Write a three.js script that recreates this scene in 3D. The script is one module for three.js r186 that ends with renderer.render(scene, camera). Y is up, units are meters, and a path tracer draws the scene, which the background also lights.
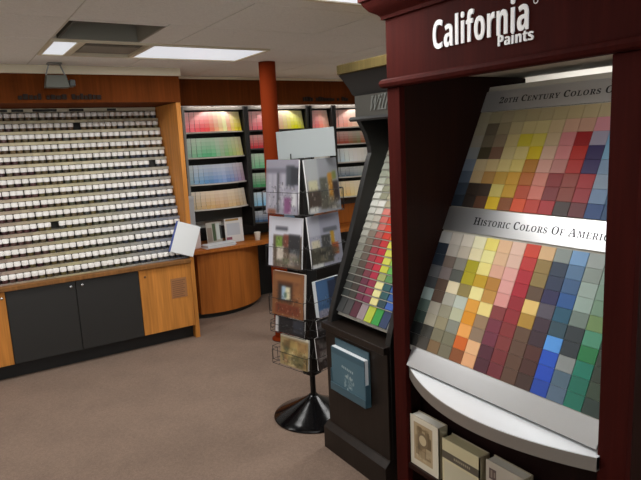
import * as THREE from 'three';
import { RoundedBoxGeometry } from 'three/addons/geometries/RoundedBoxGeometry.js';
import { mergeGeometries, toCreasedNormals } from 'three/addons/utils/BufferGeometryUtils.js';
import { RectAreaLightUniformsLib } from 'three/addons/lights/RectAreaLightUniformsLib.js';
import { FontLoader } from 'three/addons/loaders/FontLoader.js';
import { TextGeometry } from 'three/addons/geometries/TextGeometry.js';
RectAreaLightUniformsLib.init();

// ------------------------------------------------------------------ camera, light, exposure
const scene = new THREE.Scene();
const SKY = 2.2;                         // overcast daylight outside the shop window behind the camera
scene.background = new THREE.Color(0.86 * SKY, 0.94 * SKY, 1.0 * SKY);
const camera = new THREE.PerspectiveCamera(2 * Math.atan(240 / 580) * 180 / Math.PI, 641 / 480, 0.05, 60);
{
  const yaw = 0.565453, pitch = 0.17227, roll = -0.047804;
  const f = new THREE.Vector3(Math.sin(yaw) * Math.cos(pitch), -Math.sin(pitch), -Math.cos(yaw) * Math.cos(pitch));
  const r0 = new THREE.Vector3(Math.cos(yaw), 0, Math.sin(yaw)), u0 = new THREE.Vector3().crossVectors(r0, f);
  const r = r0.clone().multiplyScalar(Math.cos(roll)).addScaledVector(u0, Math.sin(roll));
  const u = r0.clone().multiplyScalar(-Math.sin(roll)).addScaledVector(u0, Math.cos(roll));
  camera.position.set(0, 1.75, 0);
  camera.quaternion.setFromRotationMatrix(new THREE.Matrix4().makeBasis(r, u, f.clone().negate()));
  scene.add(camera);
}
const renderer = new THREE.WebGLRenderer({ antialias: true });
renderer.toneMapping = THREE.LinearToneMapping;
renderer.toneMappingExposure = 1.42;
renderer.shadowMap.enabled = true;
const CEIL = 2.40;
const LAMP = 9;                       // brightness of the ceiling fittings in the room
const DISPLAY = 34;                     // tube behind the header of the maroon case
const VALANCE = 34;                     // tubes over the strip racks
const LENS = 0.55;                      // what the eye sees of their lenses
const lampColor = new THREE.Color(1.0, 0.985, 0.96);
function areaLight(x, y, z, w, d, I) {
  const l = new THREE.RectAreaLight(lampColor, I, w, d);
  l.position.set(x, y, z); l.lookAt(x, y - 1, z); l.castShadow = true; scene.add(l); return l;
}

// ------------------------------------------------------------------ helpers
let seed = 20240611;
const rnd = () => { seed = (seed * 1664525 + 1013904223) >>> 0; return seed / 4294967296; };
const jit = a => (rnd() * 2 - 1) * a;
const nth = n => ['first', 'second', 'third', 'fourth', 'fifth', 'sixth', 'seventh', 'eighth', 'ninth', 'tenth', 'eleventh', 'twelfth', 'thirteenth', 'fourteenth', 'fifteenth', 'sixteenth', 'seventeenth', 'eighteenth', 'nineteenth', 'twentieth'][n] ?? 'twenty-' + ['first', 'second', 'third', 'fourth', 'fifth', 'sixth', 'seventh', 'eighth', 'ninth'][n - 20];
const used = {};
function numbered(n) { const b = n.replace(/_\d{3}$/, ''); const k = used[b] = (used[b] ?? -1) + 1; return k ? `${b}_${String(k).padStart(3, '0')}` : b; }
function shadow(o) { o.traverse(m => { if (m.isMesh) { m.castShadow = true; m.receiveShadow = true; } }); }
function thing(name, label, category, pos = [0, 0, 0], turn = 0, group) {
  const o = new THREE.Group(); o.name = numbered(name); scene.add(o);
  o.position.set(...pos); o.rotation.y = turn; o.userData = { label, category };
  if (group) o.userData.group = group;
  return o;
}
function copyOf(src, label, group) { const c = src.clone(); c.name = numbered(src.name); scene.add(c); c.userData = { ...src.userData, label, group }; return c; }
function part(name, geo, mat, parent, pos) {
  const m = new THREE.Mesh(geo, mat); m.name = name; m.castShadow = m.receiveShadow = true;
  if (pos) m.position.set(...pos);
  parent.add(m); return m;
}
function struct(name, geo, mat, parent = scene) {
  const m = part(name, geo, mat, parent);
  if (parent === scene) m.userData.kind = 'structure';
  return m;
}
// uv in metres by dominant normal; grain of wood runs along v
function metreUV(g) {
  if (g.index) g = g.toNonIndexed();
  const p = g.attributes.position, n = g.attributes.normal, uv = new Float32Array(p.count * 2);
  for (let i = 0; i < p.count; i++) {
    const ax = Math.abs(n.getX(i)), ay = Math.abs(n.getY(i)), az = Math.abs(n.getZ(i));
    const x = p.getX(i), y = p.getY(i), z = p.getZ(i);
    const [a, b] = ay > ax && ay > az ? [z, x] : ax > az ? [z, y] : [x, y];
    uv[2 * i] = a; uv[2 * i + 1] = b;
  }
  g.setAttribute('uv', new THREE.BufferAttribute(uv, 2)); return g;
}
function box(w, h, d, r = 0) {
  const g = r > 0 ? new RoundedBoxGeometry(w, h, d, 2, Math.min(r, w * .49, h * .49, d * .49)) : new THREE.BoxGeometry(w, h, d);
  return metreUV(g);
}
// box by its extents, relative to the origin o of its thing
function ext(x0, x1, y0, y1, z0, z1, r = 0, o = [0, 0, 0]) {
  const g = box(Math.abs(x1 - x0), Math.abs(y1 - y0), Math.abs(z1 - z0), r);
  g.translate((x0 + x1) / 2 - o[0], (y0 + y1) / 2 - o[1], (z0 + z1) / 2 - o[2]); return g;
}
const merge = gs => mergeGeometries(gs.map(g => g.index ? g.toNonIndexed() : g));
// outline in the x-y plane given thickness along z
function prismZ(pts, z0, z1, o = [0, 0, 0]) {
  const s = new THREE.Shape(pts.map(p => new THREE.Vector2(p[0] - o[0], p[1] - o[1])));
  const g = new THREE.ExtrudeGeometry(s, { depth: z1 - z0, bevelEnabled: true, bevelSize: .002, bevelThickness: .002, bevelSegments: 1 });
  g.translate(0, 0, z0 - o[2]); return metreUV(g);
}
// outline in plan (x, z) given thickness along y
function prismY(pts, y0, y1, o = [0, 0, 0]) {
  const s = new THREE.Shape(pts.map(p => new THREE.Vector2(p[0] - o[0], -(p[1] - o[2]))));
  const g = new THREE.ExtrudeGeometry(s, { depth: y1 - y0, bevelEnabled: false });
  g.rotateX(-Math.PI / 2); g.translate(0, y0 - o[1], 0); return metreUV(toCreasedNormals(g, .5));
}
// moulding: a profile [out, y] swept round front (-x) and both ends of a case
function cornice(profile, xf, xb, z0, z1, o) {
  const P = [], push = (...v) => v.forEach(q => P.push(q[0] - o[0], q[1] - o[1], q[2] - o[2]));
  const ring = ([u, y]) => [[xb, y, z0 - u], [xf - u, y, z0 - u], [xf - u, y, z1 + u], [xb, y, z1 + u]];
  for (let i = 0; i < profile.length - 1; i++) {
    const a = ring(profile[i]), b = ring(profile[i + 1]);
    for (let k = 0; k < 3; k++) push(a[k], b[k + 1], a[k + 1], a[k], b[k], b[k + 1]);
  }
  const g = new THREE.BufferGeometry(); g.setAttribute('position', new THREE.Float32BufferAttribute(P, 3));
  g.computeVertexNormals(); return metreUV(toCreasedNormals(g, .6));
}
function tube(points, r, seg = 6) {
  const gs = [];
  for (let i = 0; i < points.length - 1; i++) {
    const a = new THREE.Vector3(...points[i]), b = new THREE.Vector3(...points[i + 1]), l = a.distanceTo(b);
    const g = new THREE.CylinderGeometry(r, r, l + r, seg); 
    g.applyQuaternion(new THREE.Quaternion().setFromUnitVectors(new THREE.Vector3(0, 1, 0), b.clone().sub(a).normalize()));
    g.translate((a.x + b.x) / 2, (a.y + b.y) / 2, (a.z + b.z) / 2); gs.push(g);
  }
  return merge(gs);
}

// ------------------------------------------------------------------ procedural materials
function noiseTex(w, h, f, srgb) {
  const d = new Uint8Array(w * h * 4);
  for (let y = 0; y < h; y++) for (let x = 0; x < w; x++) { const v = f(x, y), i = 4 * (y * w + x); for (let k = 0; k < 3; k++) d[i + k] = Math.max(0, Math.min(255, 255 * (v[k] ?? v))); d[i + 3] = 255; }
  const t = new THREE.DataTexture(d, w, h); t.wrapS = t.wrapT = THREE.RepeatWrapping; t.magFilter = THREE.LinearFilter; t.minFilter = THREE.LinearMipmapLinearFilter; t.generateMipmaps = true;
  if (srgb) t.colorSpace = THREE.SRGBColorSpace; t.needsUpdate = true; return t;
}
function lattice(nx, ny) {           // tileable value noise
  const v = Array.from({ length: nx * ny }, rnd), s = t => t * t * (3 - 2 * t);
  return (u, w) => { const x = u * nx, y = w * ny, i = Math.floor(x), j = Math.floor(y), a = s(x - i), b = s(y - j), g = (p, q) => v[((q % ny + ny) % ny) * nx + (p % nx + nx) % nx];
    return (g(i, j) * (1 - a) + g(i + 1, j) * a) * (1 - b) + (g(i, j + 1) * (1 - a) + g(i + 1, j + 1) * a) * b; };
}
const n1 = lattice(40, 3), n2 = lattice(128, 6), n3 = lattice(8, 2);
const grain = noiseTex(512, 512, (x, y) => { const u = x / 512, w = y / 512; return .74 + .12 * n1(u + .02 * n3(u, w), w) + .1 * n2(u, w) + .06 * n3(u, w); }, true);
const c1 = lattice(256, 256), c2 = lattice(90, 90), c3 = lattice(6, 6);
const pile = (x, y) => .55 * c1(x / 512, y / 512) + .35 * c2(x / 512, y / 512) + .25 * rnd();
const carpetMap = noiseTex(512, 512, (x, y) => { const v = pile(x, y), k = c3(x / 512, y / 512); const s = .78 + .2 * v + .05 * k; return [s, s * .985, s * .97]; }, true);
carpetMap.repeat.set(1.1, 1.1);
const carpetBump = noiseTex(256, 256, (x, y) => .6 * c1(x / 256, y / 256) + .4 * rnd()); carpetBump.repeat.set(3, 3);
const t1 = lattice(70, 70), t2 = lattice(160, 160);
const tileMap = noiseTex(512, 512, (x, y) => { const v = t2(x / 512, y / 512), w = t1(x / 512, y / 512); return (v > .85 ? .9 : .96) - .03 * w; }, true);
tileMap.repeat.set(1.6, 1.6);
const wood = (c, rough = .45, coat = 0) => new THREE.MeshPhysicalMaterial({ color: c, specularIntensity: rough > .6 ? .12 : .35, map: grain, roughness: rough, bumpMap: grain, bumpScale: .0006, clearcoat: coat, clearcoatRoughness: .3 });
const plain = (c, rough = .6, metal = 0) => new THREE.MeshStandardMaterial({ color: c, roughness: rough, metalness: metal });
const M = {
  carpet: new THREE.MeshStandardMaterial({ color: 0x8a7668, map: carpetMap, roughness: 1, bumpMap: carpetBump, bumpScale: .004 }),
  tile: new THREE.MeshStandardMaterial({ color: 0xf4f3ee, map: tileMap, roughness: .95 }),
  grid: plain(0xc4bfb2, .6), wall: plain(0xeae7de, .9), dark: plain(0x0c0c0c, .9),
  soffit: wood(0x6c3613, .75), cream: plain(0xd8cdb4, .6),
  oak: wood(0xc0712f, .5), oakLight: wood(0xdb9145, .5), door: plain(0x242321, .5),
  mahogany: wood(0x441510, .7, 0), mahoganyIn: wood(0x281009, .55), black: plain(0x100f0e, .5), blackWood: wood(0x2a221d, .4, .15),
  steel: plain(0xc4c6c8, .32, .9), chrome: plain(0xd0d0d0, .2, 1), white: plain(0xe6e6e2, .5), paper: plain(0xdadcdc, .8),
  pole: new THREE.MeshPhysicalMaterial({ color: 0x6e280e, roughness: .9, specularIntensity: .1 }), wire: plain(0x0d0d0e, .35, .3), gloss: new THREE.MeshPhysicalMaterial({ color: 0x08080a, roughness: .14, specularIntensity: .55 }),
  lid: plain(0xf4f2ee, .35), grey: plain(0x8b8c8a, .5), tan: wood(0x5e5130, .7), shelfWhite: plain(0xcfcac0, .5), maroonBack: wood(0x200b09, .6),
};
const chipMats = {};
const vivid = (hex, boost = 1.28) => { const c = new THREE.Color('#' + hex), l = .25 * c.r + .65 * c.g + .1 * c.b; for (const k of ['r', 'g', 'b']) c[k] = Math.min(.92, Math.max(.004, (l + (c[k] - l) * 1.1) * boost)); return '#' + c.getHexString(); };
const paint = (hex, rough = .5) => chipMats[hex + rough] ??= plain(hex, rough);
function print(w, h, draw, rough = .5, metal = 0) {
  const c = document.createElement('canvas'); c.width = w; c.height = h; draw(c.getContext('2d'), w, h);
  const t = new THREE.CanvasTexture(c); t.colorSpace = THREE.SRGBColorSpace;
  return new THREE.MeshStandardMaterial({ map: t, roughness: rough, metalness: metal });
}

// ------------------------------------------------------------------ the setting
const X0 = -2.4, X1 = 4.6, Z0 = -5.95, Z1 = 2.4;
struct('floor', ext(X0, X1, -.1, 0, Z0, Z1), M.carpet);
struct('wall_back', ext(X0, X1, 0, 2.9, Z0 - .1, Z0), M.wall);
struct('wall_left', ext(X0 - .1, X0, 0, 2.9, Z0, Z1), M.wall);
struct('wall_right', ext(X1, X1 + .1, 0, 2.9, Z0, Z1), M.wall);
{ // the shop front behind the camera: a wall with a wide window
  const wx0 = -2.1, wx1 = 2.0, wy0 = .7, wy1 = 2.2;
  struct('wall_front', merge([ext(X0, X1, 0, wy0, Z1, Z1 + .1), ext(X0, X1, wy1, 2.9, Z1, Z1 + .1), ext(X0, wx0, wy0, wy1, Z1, Z1 + .1), ext(wx1, X1, wy0, wy1, Z1, Z1 + .1)]), M.wall);
  const w = new THREE.Group(); w.name = 'window_1'; w.userData.kind = 'structure'; scene.add(w);
  const fr = [ext(wx0, wx1, wy0, wy0 + .05, Z1 + .02, Z1 + .08), ext(wx0, wx1, wy1 - .05, wy1, Z1 + .02, Z1 + .08)];
  for (const x of [wx0, wx0 + 1.35, wx0 + 2.7, wx1 - .05]) fr.push(ext(x, x + .05, wy0 + .05, wy1 - .05, Z1 + .02, Z1 + .08));
  part('window_frame', merge(fr), plain(0x4a4844, .5), w);
  const glass = new THREE.MeshPhysicalMaterial({ color: 0xffffff, transmission: 1, thickness: 0, roughness: 0, ior: 1.5 });
  for (const x of [wx0, wx0 + 1.35, wx0 + 2.7]) part('pane', ext(x + .05, Math.min(x + 1.35, wx1 - .05), wy0 + .05, wy1 - .05, Z1 + .048, Z1 + .052), glass, w);
}
const ceiling = struct('ceiling', ext(X0, X1, 2.88, 2.94, Z0, Z1), M.dark);
{ // suspended ceiling: tiles in a grid, leaving out the cells of lights and of the open vent
  const xs = [], zs = []; for (let k = -5; k < 8; k++) xs.push(.62 + .725 * k); for (let k = 0; k < 14; k++) zs.push(-5.6 + .6 * k);
  xs[0] = X0; xs.length = 11; xs.push(X1); zs.unshift(Z0); zs.push(Z1);
  const holes = [[.62, 2.07, -4.4, -3.8], [.62, 1.345, -3.8, -3.2], [.62, 2.07, -2.6, -2.0], [-1.555, -.105, -4.4, -3.8], [-1.555, -.105, -2.0, -1.4], [.62, 2.07, -.2, .4], [2.795, 4.245, -3.2, -2.6]];
  const tl = (a, b, c, d) => part('ceiling_tile', ext(a + .004, b - .004, CEIL - .001 + jit(.001), CEIL + .014, c + .004, d - .004), M.tile, ceiling);
  const bars = [];
  for (let i = 0; i < xs.length - 1; i++) for (let j = 0; j < zs.length - 1; j++) {
    const a = xs[i], b = xs[i + 1], c = zs[j], d = zs[j + 1];
    if (b - a < .05 || d - c < .05) continue;
    if (!holes.some(h => a > h[0] - .01 && b < h[1] + .01 && c > h[2] - .01 && d < h[3] + .01)) tl(a, b, c, d);
  }
  tl(1.13, 1.345, -3.8, -3.2); tl(.62, 1.13, -3.26, -3.2);
  tl(1.92, 2.07, -2.42, -2.0); tl(.62, 2.07, -2.6, -2.42);
  for (const x of xs.slice(1, -1)) {
    let segs = [[Z0, Z1]];
    for (const h of holes) if (x > h[0] + .1 && x < h[1] - .1) segs = segs.flatMap(([p, q]) => h[2] > p && h[3] < q ? [[p, h[2]], [h[3], q]] : [[p, q]]);
    for (const [p, q] of segs) bars.push(ext(x - .012, x + .012, CEIL + .0025, CEIL + .03, p, q));
  }
  for (const z of zs.slice(1, -1)) bars.push(ext(X0, X1, CEIL + .003, CEIL + .03, z - .012, z + .012));
  part('ceiling_grid', merge(bars), M.grid, ceiling);
}
// boxed-in beams over the displays along the back wall
struct('soffit_left', ext(X0, 1.785, 2.12, 2.34, Z0, -4.95), M.soffit);
struct('trim_1', ext(X0, 1.80, 2.336, 2.40, Z0, -4.935, .004), M.cream);
struct('soffit_right', merge([ext(1.785, X1, 2.125, 2.376, -5.52, -5.5), ext(1.785, X1, 2.36, 2.376, Z0, -5.52)]), M.soffit);
struct('trim_2', ext(1.80, X1, 2.376, 2.40, Z0, -5.49, .003), M.cream);
{
  const o = [2.36, 0, -4.42];
  const c = new THREE.CylinderGeometry(.07, .07, CEIL, 32); c.translate(0, CEIL / 2, 0);
  const col = thing('support_column', 'round red painted support column between the wall rack and the brochure spinner', 'column', o);
  part('shaft', c, M.pole, col);
  part('base_ring', new THREE.LatheGeometry([[.0, 0], [.1, 0], [.1, .012], [.074, .02], [.07, .03]].map(p => new THREE.Vector2(...p)), 32), M.pole, col);
}

// ------------------------------------------------------------------ ceiling fittings
const lensTex = noiseTex(128, 128, (x, y) => .86 + .14 * t2(x / 32, y / 32), true);
const glow = (k, c = 0xf3f7ff) => new THREE.MeshStandardMaterial({ color: 0xbfc4c8, emissive: c, emissiveMap: lensTex, emissiveIntensity: k, roughness: .4 });
function troffer(x0, x1, z0, z1, label, k, I) {
  const o = [(x0 + x1) / 2, CEIL, (z0 + z1) / 2], t = thing('ceiling_light', label, 'ceiling light', o);
  const f = .022;
  part('frame', merge([ext(x0, x1, CEIL - .012, CEIL + .03, z0, z0 + f, 0, o), ext(x0, x1, CEIL - .012, CEIL + .03, z1 - f, z1, 0, o), ext(x0, x0 + f, CEIL - .012, CEIL + .03, z0 + f, z1 - f, 0, o), ext(x1 - f, x1, CEIL - .012, CEIL + .03, z0 + f, z1 - f, 0, o)]), M.cream, t);
  part('housing', ext(x0 + .005, x1 - .005, CEIL + .03, CEIL + .12, z0 + .005, z1 - .005, 0, o), M.white, t);
  return { t, o };
}
{ // the one in view: a short lit lens, an open unlit middle, a long lit lens
  const { t, o } = troffer(.62, 2.07, -4.39, -3.81, 'fluorescent ceiling light in front of the paint jar wall, its middle lens missing', 1);
  part('lens', ext(.645, .775, CEIL - .006, CEIL, -4.365, -3.835, 0, o), glow(LENS), t);
  part('lens', ext(1.24, 2.045, CEIL - .006, CEIL, -4.365, -3.835, 0, o), glow(LENS), t);
  part('divider', ext(.775, .82, CEIL - .012, CEIL + .03, -4.365, -3.835, 0, o), M.cream, t);
  part('divider', ext(1.21, 1.24, CEIL - .012, CEIL + .03, -4.365, -3.835, 0, o), M.cream, t);
  part('reflector', ext(.82, 1.21, CEIL + .012, CEIL + .028, -4.365, -3.835, 0, o), plain(0x6a6254, .6), t);
  part('lamp_tray', ext(.84, 1.19, CEIL - .004, CEIL + .012, -4.25, -3.98, .004, o), plain(0x7b7466, .5), t);
  areaLight(1.64, CEIL - .012, -4.1, .8, .52, LAMP);
  areaLight(.71, CEIL - .012, -4.1, .12, .52, LAMP);
}
for (const [x0, x1, z0, z1, label] of [
  [.66, 1.92, -2.42, -1.84, 'bright ceiling light above the maroon display case'],
  [-1.545, -.115, -4.39, -3.81, 'ceiling light at the left of the paint jar wall'],
  [-1.545, -.115, -1.99, -1.41, 'ceiling light over the open carpet left of the aisle'],
  [.63, 2.06, -.19, .39, 'ceiling light over the near end of the aisle'],
  [2.80, 4.24, -3.19, -2.61, 'ceiling light behind the black display case near the right wall']]) {
  const { t, o } = troffer(x0, x1, z0, z1, label);
  part('lens', ext(x0 + .022, x1 - .022, CEIL - .006, CEIL, z0 + .022, z1 - .022, 0, o), glow(LENS * 1.3), t);
  const k = label.includes('near end') ? .15 : label.includes('open carpet') ? .5 : 1;
  areaLight(o[0], CEIL - .014, o[2], x1 - x0 - .06, z1 - z0 - .06, LAMP * k);
}
for (const [x0, x1, side] of [[2.05, 2.65, 'left'], [2.75, 3.4, 'middle'], [3.5, 4.45, 'right']]) { // tubes hidden behind the brown board above the strip racks
  const o = [(x0 + x1) / 2, 2.185, -5.545], t = thing('valance_lamp', `tube lamp behind the brown soffit board above the ${side} strip rack`, 'lamp', o);
  part('tray', box(x1 - x0, .03, .03, .003).translate(0, .035, 0), M.white, t);
  part('tube', new THREE.CylinderGeometry(.012, .012, x1 - x0 - .04, 12).rotateZ(Math.PI / 2), new THREE.MeshStandardMaterial({ color: 0xffffff, emissive: 0xfff4e0, emissiveIntensity: 1.2 }), t);
  const l = new THREE.RectAreaLight(lampColor, VALANCE, x1 - x0 - .04, .03); l.position.set(o[0], 2.168, -5.545); l.lookAt(o[0], 1.4, -5.62); scene.add(l);
}
{ // open vent box beside the light
  const x0 = .65, x1 = 1.13, z0 = -3.79, z1 = -3.27, o = [(x0 + x1) / 2, CEIL, (z0 + z1) / 2];
  const v = thing('ceiling_vent', 'open dark vent box recessed in the ceiling beside the lit fixture', 'vent', o);
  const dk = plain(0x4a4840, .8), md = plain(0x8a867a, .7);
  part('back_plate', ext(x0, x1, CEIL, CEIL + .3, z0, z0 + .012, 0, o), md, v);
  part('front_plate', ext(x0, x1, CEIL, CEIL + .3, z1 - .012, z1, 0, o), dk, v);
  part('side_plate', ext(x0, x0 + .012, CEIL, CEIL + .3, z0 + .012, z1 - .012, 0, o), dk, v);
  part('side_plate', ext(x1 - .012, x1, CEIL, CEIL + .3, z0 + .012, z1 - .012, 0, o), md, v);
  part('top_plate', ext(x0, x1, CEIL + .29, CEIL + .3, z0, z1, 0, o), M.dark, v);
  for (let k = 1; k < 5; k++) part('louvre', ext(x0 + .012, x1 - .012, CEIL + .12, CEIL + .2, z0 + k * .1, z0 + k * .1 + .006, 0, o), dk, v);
}
{ // small grey fitting on two arms
  const o = [.785, 2.22, -4.8], h = thing('hanging_fixture', 'small grey metal fixture hung on two thin arms before the left brown soffit', 'lamp', o);
  part('body', prismZ([[-.08, 0], [.08, 0], [.065, .085], [-.065, .085]], -.045, .045), plain(0x55564e, .6), h);
  part('arm', tube([[-.065, .09, 0], [-.03, .19, 0]], .006), M.grey, h);
  part('arm', tube([[.065, .09, 0], [.03, .19, 0]], .006), M.grey, h);
  part('ceiling_plate', box(.1, .012, .07, .004), M.grey, h, [0, .172, 0]);
  part('side_cap', box(.04, .05, .1, .008), plain(0x3b3c3a, .5), h, [.105, .03, 0]);
}

// ------------------------------------------------------------------ maroon display case on the right
const KX = 1.586;
const font = await new FontLoader().loadAsync('fonts/droid/droid_sans_bold.typeface.json');
const serif = await new FontLoader().loadAsync('fonts/droid/droid_serif_bold.typeface.json');
function letters(text, size, f, depth, parent, mat, origin, squash = 1, slant = 0, name = 'letter') { // runs along +z, faces -x
  let z = origin[2];
  for (const ch of text) {
    const adv = f.data.glyphs[ch].ha * size / f.data.resolution * squash;
    if (ch !== ' ') {
      const g = new TextGeometry(ch, { font: f, size, depth, curveSegments: 5, bevelEnabled: false });
      g.applyMatrix4(new THREE.Matrix4().set(squash, slant, 0, 0, 0, 1, 0, 0, 0, 0, 1, 0, 0, 0, 0, 1));
      g.rotateY(-Math.PI / 2); 
      part(name, g, mat, parent, [origin[0], origin[1], z]);
    }
    z += adv;
  }
}
{
  const o = [1.99, 0, -1.4], xb = 2.42, za = -1.93, zb = -.865, zi = -1.89, zj = -.905;
  const K = thing('display_case', 'tall maroon wooden display case with raised white lettering and slanted boards of colour chips', 'display case', o);
  const e = (...a) => ext(...a, .004, o);
  part('stile', e(KX, KX + .03, 0, 1.943, za, -1.852), M.mahogany, K);
  part('stile', e(KX, KX + .03, 0, 1.943, -.955, zb), M.mahogany, K);
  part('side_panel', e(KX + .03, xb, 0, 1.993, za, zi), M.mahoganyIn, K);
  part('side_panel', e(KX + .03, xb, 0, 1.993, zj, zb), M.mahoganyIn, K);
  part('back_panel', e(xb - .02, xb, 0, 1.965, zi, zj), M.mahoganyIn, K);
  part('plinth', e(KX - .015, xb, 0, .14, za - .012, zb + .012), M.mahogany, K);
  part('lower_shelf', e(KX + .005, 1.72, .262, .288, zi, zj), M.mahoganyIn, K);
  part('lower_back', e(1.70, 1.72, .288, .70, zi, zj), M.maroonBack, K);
  part('interior_top', e(KX + .03, xb - .02, 1.994, 2.004, zi, zj), plain(0xcfc6b4, .6), K);
  const head = part('header', merge([e(KX, KX + .03, 1.945, 2.3, za, zb), e(KX + .03, xb, 1.994, 2.3, za, zi), e(KX + .03, xb, 1.994, 2.3, zj, zb), e(KX + .03, xb, 2.2, 2.3, zi, zj)]), M.mahogany, K);
  const tubeLamp = part('display_lamp', new THREE.CylinderGeometry(.006, .006, .3, 10).rotateX(Math.PI / 2).translate(KX + .042 - o[0], 1.965, -1.08 - o[2]), new THREE.MeshStandardMaterial({ color: 0xffffff, emissive: 0xfff4e0, emissiveIntensity: 1.5 }), K);
  { const l = new THREE.RectAreaLight(lampColor, DISPLAY, .3, .014); l.position.set(KX + .052, 1.963, -1.08); l.lookAt(KX + .05 + .6, 1.75, -1.08); scene.add(l); }
  part('bead', cornice([[0, 1.944], [.012, 1.944], [.02, 1.950], [.024, 1.962], [.02, 1.974], [.012, 1.98], [0, 1.98]], KX, xb, za, zb, o), M.mahogany, K);
  part('crown', cornice([[0, 2.215], [.012, 2.215], [.014, 2.228], [.022, 2.236], [.045, 2.25], [.062, 2.272], [.068, 2.285], [.078, 2.29], [.078, 2.318], [0, 2.318]], KX, xb, za, zb, o), M.mahogany, K);
  const lm = plain(0xffffff, .4);
  letters('California', .1, font, .005, head, lm, [KX - .0005 - o[0], 2.057, -1.655 - o[2]], .655);
  letters('Paints', .0345, font, .005, head, lm, [KX - .0005 - o[0], 2.022, -1.352 - o[2]], 1.0);
  { // registered mark: a ring
    const g = new THREE.TorusGeometry(.0075, .0016, 6, 20); g.rotateY(Math.PI / 2);
    part('trade_mark', g, lm, head, [KX - .001 - o[0], 2.135, -1.205 - o[2]]);
  }
  // slanted board, its frame: local x along +z, local y up the slope, local z out to the viewer
  const dx = .484, dy = .997, L = Math.hypot(dx, dy);
  const B = part('colour_board', (() => { const g = box(zj - zi, 1.255, .012); g.translate((zi + zj) / 2 + 1.4, 1.255 / 2 - .02, -.008); return g; })(), plain(0xc8c4b8, .5), K);
  B.matrixAutoUpdate = true;
  B.position.set(1.626 - o[0], .838, 0);
  B.quaternion.setFromRotationMatrix(new THREE.Matrix4().makeBasis(new THREE.Vector3(0, 0, 1), new THREE.Vector3(dx / L, dy / L, 0), new THREE.Vector3(-dy / L, dx / L, 0)));
  const chip = box(.0638, .0522, .004, .001), chipU = box(.0642, .0562, .004, .001);
  const lower = [ // columns from the far end, each from top to bottom
    'bcbcba 2b3440 28323f 6a6b6e 484b4e a9b9b6 5a6a64 36443f 17191a 1a1a19',
    'c3bdb4 b7b1a8 75685f 7f7674 5c4b40 5a4a40 a39d90 a09a8a 35342f 37332d',
    'd0c9bc bdb5a5 85837a 595b56 e3d7b8 a5a498 8f8b78 8b846a 6f6a55 70593c',
    'ece2c0 e4dab4 a39a2c a89c2e 8a7b4c b5bdb2 b4b69c 7f8277 6d6a56 6b6653',
    'ecd77c efe0a0 ead98d b8962e eadb9c d59a48 d08d2a e0a05c c2601f 7d4726',
    'dcb793 d8b493 d3a58e ac7a3a b58848 ead28c 8f755a 86705c dcae84 d4a078',
    'dfbfae d9b7a6 d9a49c d8a19a d4968f 7c3435 6e2a3a 66283a 4a1a2a 441825',
    'c8432f b63230 a82330 a11f2e 8d1c28 88242a 7a2a2a 76302e 6c2628 64222a',
    'd9b68c 8f7848 8a7648 5a4433 e4c57f a9853e 5d4433 5a4032 573c2d 543a2c',
    '8d9794 28384e 24324e 26244e 55505c 382633 35222c 4b2620 44251e 3a2620',
    '7ba2cc 58799c 3d5f88 2a5894 23566e 2f4b58 5c9ae0 2350b8 2148b0 1f419a',
    'a3adaa 8f9c96 a0b3ac 9fb4ac 75857e 2c363c 2a343a 8a8f8e 4e6474 526578',
    '97a49c 8aa196 84a090 7d9c86 769462 55987c 2a7c4a 1d7c68 1c6c5a 1f6a58',
    '6c7d70 5c7562 4f6b55 4a6a4c 3f5c40 2e3a30 2e3a2e 303c30 3a4a3a 2a3a34'].map(s => s.split(' '));
  const upper = [ // columns from the far end, each from bottom to top
    '28323e 3a4452 5a6676 7d8896 959a9c a09a8c a19a86 a59d86',
    '2a2019 33261b c5ae88 cbb893 4e4632 746a58 6a6150 9d9478',
    '5b3820 3b2a1c b38a52 d2bc8c 80624f 93836c 9a8e72 a1967a',
    'e6c31e d8c878 c39d4c dac88c d2c290 cdbd8c bcae88 a89d7c',
    '8c4f22 cda23e cf9f3f dcc87c dac98c d6c855 c8b98a aa9e7c',
    'e2581e bb4a24 b86a28 b47a28 d8c13c d8cb6c c9bb8c ac9f7e',
    'c43a24 dc8272 da8c7c d8a596 d3b39c cbb594 c4b08c b0a27e',
    'b4232a 7f2024 8c2526 c08680 d38a8a d08a8c c8a28c b3a380',
    '3c2826 8e3f30 96443a b3332e b4332c 98282a c09a86 b4a482',
    '6a2028 9e2630 a62a30 352a5e 322a58 a09aac c88c94 b4a484',
    '1f4a86 7c96b8 92a4b8 8098b4 7ea8c4 7ca8c8 c48a96 b4a486',
    '28507c 4a7094 5c84a0 6c94b4 7ca4c0 88b0cc b8a098 b4a488',
    '345c64 4c7c84 649494 7ca8a4 94b8b0 a8c4b8 b4b4a0 b0a888',
    '2c4c3c 446c54 5c8468 749c80 8cac94 a0b8a0 b0b49c b0a888'].map(s => s.split(' '));
  const zc = i => zi + 1.4 + .0655 * i + .0325;
  lower.forEach((col, i) => col.forEach((c, j) => part('colour_chip', chip, paint(vivid(c, 1.16)), B, [zc(i), .0265 + (9 - j) * .0528, .002])));
  upper.forEach((col, i) => col.forEach((c, j) => part('colour_chip', chipU, paint(vivid(c, .88)), B, [zc(i), .6785 + j * .0568, .002])));
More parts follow.
